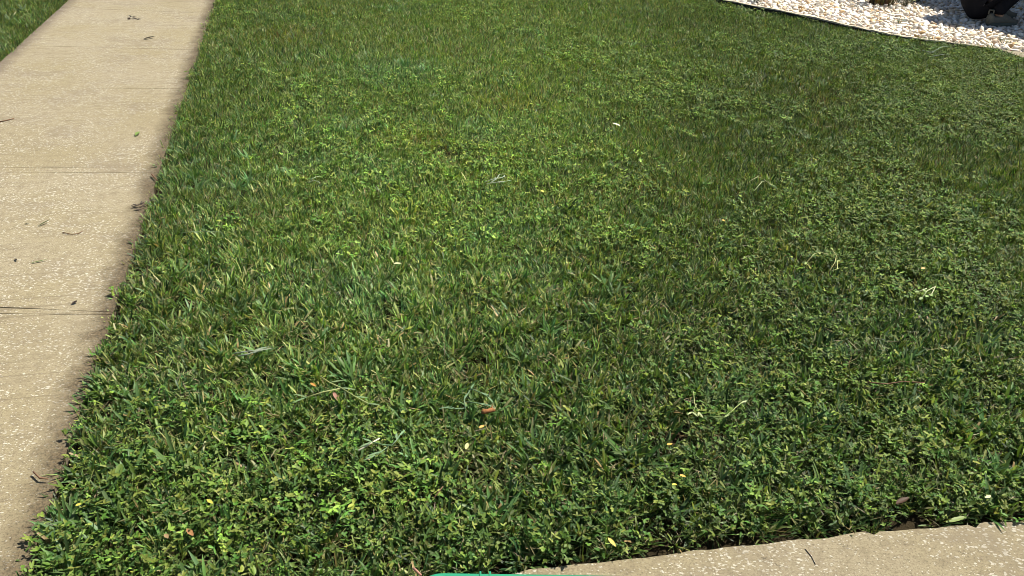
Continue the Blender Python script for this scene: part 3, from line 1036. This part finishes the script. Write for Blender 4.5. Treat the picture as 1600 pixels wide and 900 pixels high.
def rrect(w, dd, r, z, n=6):
    out = []
    for cx, cy, a0 in ((1, 1, 0), (-1, 1, 90), (-1, -1, 180), (1, -1, 270)):
        for k in range(n + 1):
            a = math.radians(a0 + 90 * k / n)
            out.append((cx * (w / 2 - r) + r * math.cos(a), cy * (dd / 2 - r) + r * math.sin(a), z))
    return out


def loft(rings, close_first=False, close_last=False):
    mb = MB()
    n = len(rings[0])
    vs = [p for r in rings for p in r]
    fs = []
    for i in range(len(rings) - 1):
        for k in range(n):
            fs.append((i * n + k, i * n + (k + 1) % n, (i + 1) * n + (k + 1) % n, (i + 1) * n + k))
    if close_first:
        fs.append(tuple(range(n))[::-1])
    if close_last:
        fs.append(tuple((len(rings) - 1) * n + k for k in range(n)))
    mb.add(vs, fs)
    return mb


loft([rrect(tubw - .10, tubd - .10, rad - .01, .004), rrect(tubw - .025, tubd - .025, rad, TZ - .012), rrect(tubw - .031, tubd - .031, rad, TZ - .012),
      rrect(tubw - .106, tubd - .106, rad - .012, .009)], True, True).obj('body', M_TUB, tub)
rim = []
for k in range(10):
    a = 2 * math.pi * k / 10
    rim.append(rrect(tubw - .012 + .012 * math.cos(a), tubd - .012 + .012 * math.cos(a), rad, TZ - .006 + .006 * math.sin(a)))
loft(rim + [rim[0]]).obj('rim', M_TUB, tub)
rb = MB()
for q in (-.012, .008):
    rb.box(-.135 + .015 + q, -.135 + .0185 + q, tubd / 2 - .020, tubd / 2 + .0016, TZ - .02, TZ + .0018)
rb.obj('rib', M_TUB, tub, False)

# ------------------------------------------------------------------ unseen building, added so its roof edge shades the right end of the pebbles
a, b_ = at(1402, 1), at(1592, 66)
HH = 2.3
off = Vector((to_sun.x, to_sun.y, 0)) / to_sun.z * HH
dw = (b_ - a).normalized()
added_house = empty('added_house', a + off - dw * 3.4, math.atan2(dw.y, dw.x))
tag(added_house, 'unseen building with a deep porch roof, added to shade the right end of the pebble bed', 'added_house')
M_STUCCO = plain('stucco', (.30, .25, .20), .9, .1, .12, 60, .004)
hb = MB()
hb.box(0, 6.4, 1.9, 2.1, -.1, 2.25)
hb.obj('wall', M_STUCCO, added_house, False)
hb = MB()
hb.box(-.3, 6.7, .03, 5.4, HH - .14, HH - .02)  # made deep to block sky light over the shaded pebbles
hb.obj('roof', plain('roof_board', (.10, .085, .07), .9, .2, .3, 20), added_house, False)
hb = MB()
hb.box(-.3, 6.7, 0, .027, HH - .22, HH)
hb.obj('fascia', plain('white_trim', (.75, .74, .70), .5, .3, .05), added_house, False)
for px_ in (.1, 6.2):
    hb = MB()
    hb.box(px_, px_ + .12, .25, .37, -.1, HH - .143)
    hb.obj('post', M_STUCCO, added_house, False)
hb = MB()
hb.box(.4, 6.0, .7, 1.897, -.1, .12)
hb.obj('porch_floor', M_CURB, added_house, False)

# ------------------------------------------------------------------ person squatting on the pebbles, facing right
hp, fp = at(1541, 43), at(1590, 45)
F = Vector((.93, .36, 0)).normalized()
PS = 1.22
hp = hp + Vector((-F.y, F.x, 0)) * .19 * PS            # the near foot stands at the traced heel
person = empty('person', (hp.x, hp.y, .015), math.atan2(F.y, F.x))
person.scale = (PS,) * 3
tag(person, 'person in black trousers and grey sneakers crouching in the shade on the pebbles', 'person')
M_SKIN = plain('skin', (.42, .26, .18), .55, .4, .1, 12)
M_TROUSER = plain('black_trousers', (.012, .012, .016), .9, .15, .3, 25, .004)
M_SHIRT = plain('dark_shirt', (.020, .022, .030), .9, .15, .3, 25, .004)
M_SHOE = plain('grey_sneaker', (.17, .16, .125), .75, .25, .2, 60, .001)
M_SOLE = plain('shoe_sole', (.10, .115, .095), .8, .2, .2, 60)
M_HAIR = plain('dark_hair', (.02, .014, .01), .6, .4, .3, 80, .004)


def skin(name, pts, edges, mat, root, sub=2):
    me = bpy.data.meshes.new(name)
    me.from_pydata([p[:3] for p in pts], edges, [])
    o = link(bpy.data.objects.new(name, me), person)
    sk = o.modifiers.new('skin', 'SKIN')
    me.skin_vertices.new() if not me.skin_vertices else None
    for v, p in zip(me.skin_vertices[0].data, pts):
        r = p[3] if len(p) == 4 else None
        v.radius = (p[3], p[4]) if len(p) == 5 else (r, r)
        v.use_root = False
    me.skin_vertices[0].data[root].use_root = True
    sk.use_smooth_shade = True
    ss = o.modifiers.new('smooth', 'SUBSURF')
    ss.levels = ss.render_levels = sub
    me.materials.append(mat)
    return o


RA, LA = Vector((.075, -.19, .09)), Vector((.36, .08, .09))          # ankles
pts = [(.06, -.01, .15, .10)]
edges = []


def chain(ps, frm):
    for p in ps:
        pts.append(p)
        edges.append((frm, len(pts) - 1))
        frm = len(pts) - 1
    return frm


sp = chain([(.0, .01, .32, .095), (.10, .015, .60, .110), (.20, .015, .78, .120), (.245, .015, .86, .085), (.29, .015, .93, .050)], 0)
hd_ = chain([(.335, .015, .985, .065), (.365, .015, 1.05, .088), (.375, .015, 1.11, .070)], sp)
chain([(.455, .015, 1.025, .012)], hd_ - 1)                                                     # nose
for s in (-1, 1):
    chain([(.345, .015 + s * .092, 1.035, .014)], hd_ - 1)                                      # ears
for s, ank, knee in ((-1, RA, (.32, -.22, .47)), (1, LA, (.54, .16, .47))):
    chain([(.05, .015 + s * .10, .20, .065), ((knee[0] + .04) * .5, knee[1] * .9, .36, .058), (*knee, .048),
           ((knee[0] * .55 + ank.x * .45) - .02, knee[1] * .5 + ank.y * .5, .28, .044), (ank.x, ank.y, .11, .034), (ank.x + .06, ank.y, .06, .036), (ank.x + .16, ank.y, .045, .030)], 0)
hands = []
for s, el, wr in ((-1, (.38, -.26, .60), (.46, -.21, .36)), (1, (.46, .26, .60), (.66, .10, .34))):
    w = chain([(.22, .015 + s * .17, .83, .062), ((.22 + el[0]) / 2, s * .235, .72, .048), (*el, .040), ((el[0] + wr[0]) / 2, (el[1] + wr[1]) / 2, (el[2] + wr[2]) / 2, .037),
               (*wr, .026)], 3)
    dw = (Vector(wr) - Vector(el)).normalized()
    side = Vector((1, 0, .35)).normalized()
    palm = Vector(wr) + dw * .055
    pk = chain([(*palm, .032, .018)], w)
    for f, (off, ln) in enumerate(((-.030, .068), (-.010, .080), (.010, .075), (.030, .058))):
        a = palm + side * off + dw * .04
        b = a + dw * ln * .5 + Vector((.006, -s * .010, 0))
        c = a + dw * ln + Vector((.004, -s * .030, 0))
        chain([(*a, .0095), (*b, .0085), (*c, .0070)], pk)
    a = Vector(wr) + dw * .03 + side * .032
    chain([(*a, .011), (*(a + side * .022 + dw * .03), .0095), (*(a + side * .026 + dw * .055), .008)], pk)
skin('body', pts, edges, M_SKIN, 0)

tp, te = [(.06, -.01, .15, .150)], []
pts, edges = tp, te
chain([(.0, .01, .30, .140)], 0)
chain([(.05, -.05, .08, .115), (.05, -.07, .03, .09)], 0)
for s, ank, knee in ((-1, RA, (.32, -.22, .47)), (1, LA, (.54, .16, .47))):
    chain([(.05, .015 + s * .10, .22, .125), ((knee[0] + .04) * .5, knee[1] * .9, .36, .100), (*knee, .078),
           ((knee[0] * .55 + ank.x * .45) - .02, knee[1] * .5 + ank.y * .5, .28, .078), (ank.x + .005, ank.y, .14, .064), (ank.x + .005, ank.y, .085, .058)], 0)
skin('trousers', tp, te, M_TROUSER, 0)
pts, edges = [(.025, .015, .42, .128)], []
chain([(.11, .015, .64, .128), (.20, .015, .78, .136), (.245, .015, .86, .100), (.275, .015, .91, .062)], 0)
for s, el in ((-1, (.38, -.26, .60)), (1, (.46, .26, .60))):
    chain([(.22, .015 + s * .17, .83, .078), ((.22 + el[0]) / 2, s * .235, .72, .062), (el[0] * .9 + .02, el[1], .635, .056)], 2)
skin('shirt', pts, edges, M_SHIRT, 0)
pts, edges = [(.33, .015, 1.085, .090)], []
chain([(.30, .015, 1.03, .075), (.295, .015, .985, .050)], 0)
chain([(.375, .015, 1.135, .072)], 0)
skin('hair', pts, edges, M_HAIR, 0)
for s in (-1, 1):
    ey = MB()
    ey.tube([(.435, .015 + s * .034, 1.055), (.447, .015 + s * .034, 1.055)], [.010, .006], 8, (.1, .08, .06))
    ey.obj('eye', M_HAIR, person)
mo = MB()
mo.tube([(.436, -.012, .985), (.444, .015, .983), (.436, .042, .985)], [.003, .006, .003], 6)
mo.obj('mouth', plain('lips', (.34, .13, .10), .5), person)


def shoe(ank, near):
    x0 = ank.x - .075
    L = .315
    o = None
    st = [(0, .030, .085), (.03, .037, .108), (.10, .038, .082), (.20, .040, .078), (.33, .042, .098), (.42, .044, .118), (.50, .046, .100), (.62, .049, .075),
          (.78, .050, .058), (.90, .043, .046), (.98, .026, .034)]                           # along, half width, height
    rings = []
    for t, w, h in st:
        x = x0 + t * L
        r = []
        for k in range(12):
            a = 2 * math.pi * k / 12 + .26
            cy, cz = math.cos(a), math.sin(a)
            wy = w * (1 - .32 * max(cz, 0)) * (abs(cy) ** .8) * (1 if cy > 0 else -1)
            zc = .016 + (h - .016) * (.5 + .5 * (abs(cz) ** .7) * (1 if cz > 0 else -1))
            r.append((x - (.012 * (1 - zc / .1) if t < .05 else 0), ank.y + wy, zc))
        rings.append(r)
    sh = loft(rings, True, True).obj('shoe', M_SHOE, person)
    srs = []
    for z, g in ((.0, .92), (.006, 1.03), (.020, 1.06), (.028, 1.0)):
        r = []
        for k in range(24):
            a = 2 * math.pi * k / 24
            t = .5 + .5 * math.cos(a)
            w = np.interp(t, [s_[0] for s_ in st], [s_[1] for s_ in st])
            w = w * min(1, 6 * (1 - t) + .0) ** .5 * min(1, 8 * t) ** .5
            r.append((x0 - .008 + (t * (L + .016)) + (0 if g > 1 else .002), ank.y + g * w * (1 if math.sin(a) >= 0 else -1), z + (.012 * max(0, t - .8) / .2)))
        srs.append(r)
    loft(srs, True, True).obj('sole', M_SOLE, sh)
    pt = MB()
    for s in (-1, 1):                                   # heel pull tab, two strands
        pt.tube([(x0 + .004 + .012 * s, ank.y - .012 * s, .095), (x0 + .002 + .012 * s, ank.y - .012 * s, .128)], [.006, .005], 6)
    pt.tube([(x0 - .010, ank.y + .010, .126), (x0 + .014, ank.y - .010, .128)], [.005, .005], 6)
    pt.obj('pull_tab', M_SHOE, sh)
    la = MB()
    for k in range(4):
        xx = x0 + L * (.45 + .07 * k)
        hh = np.interp(.45 + .07 * k, [s_[0] for s_ in st], [s_[2] for s_ in st])
        la.tube([(xx, ank.y - .026, hh - .006), (xx + .006, ank.y, hh + .003), (xx, ank.y + .026, hh - .006)], [.003] * 3, 5)
    la.obj('lace', M_SOLE, sh)


shoe(RA, True)
shoe(LA, False)
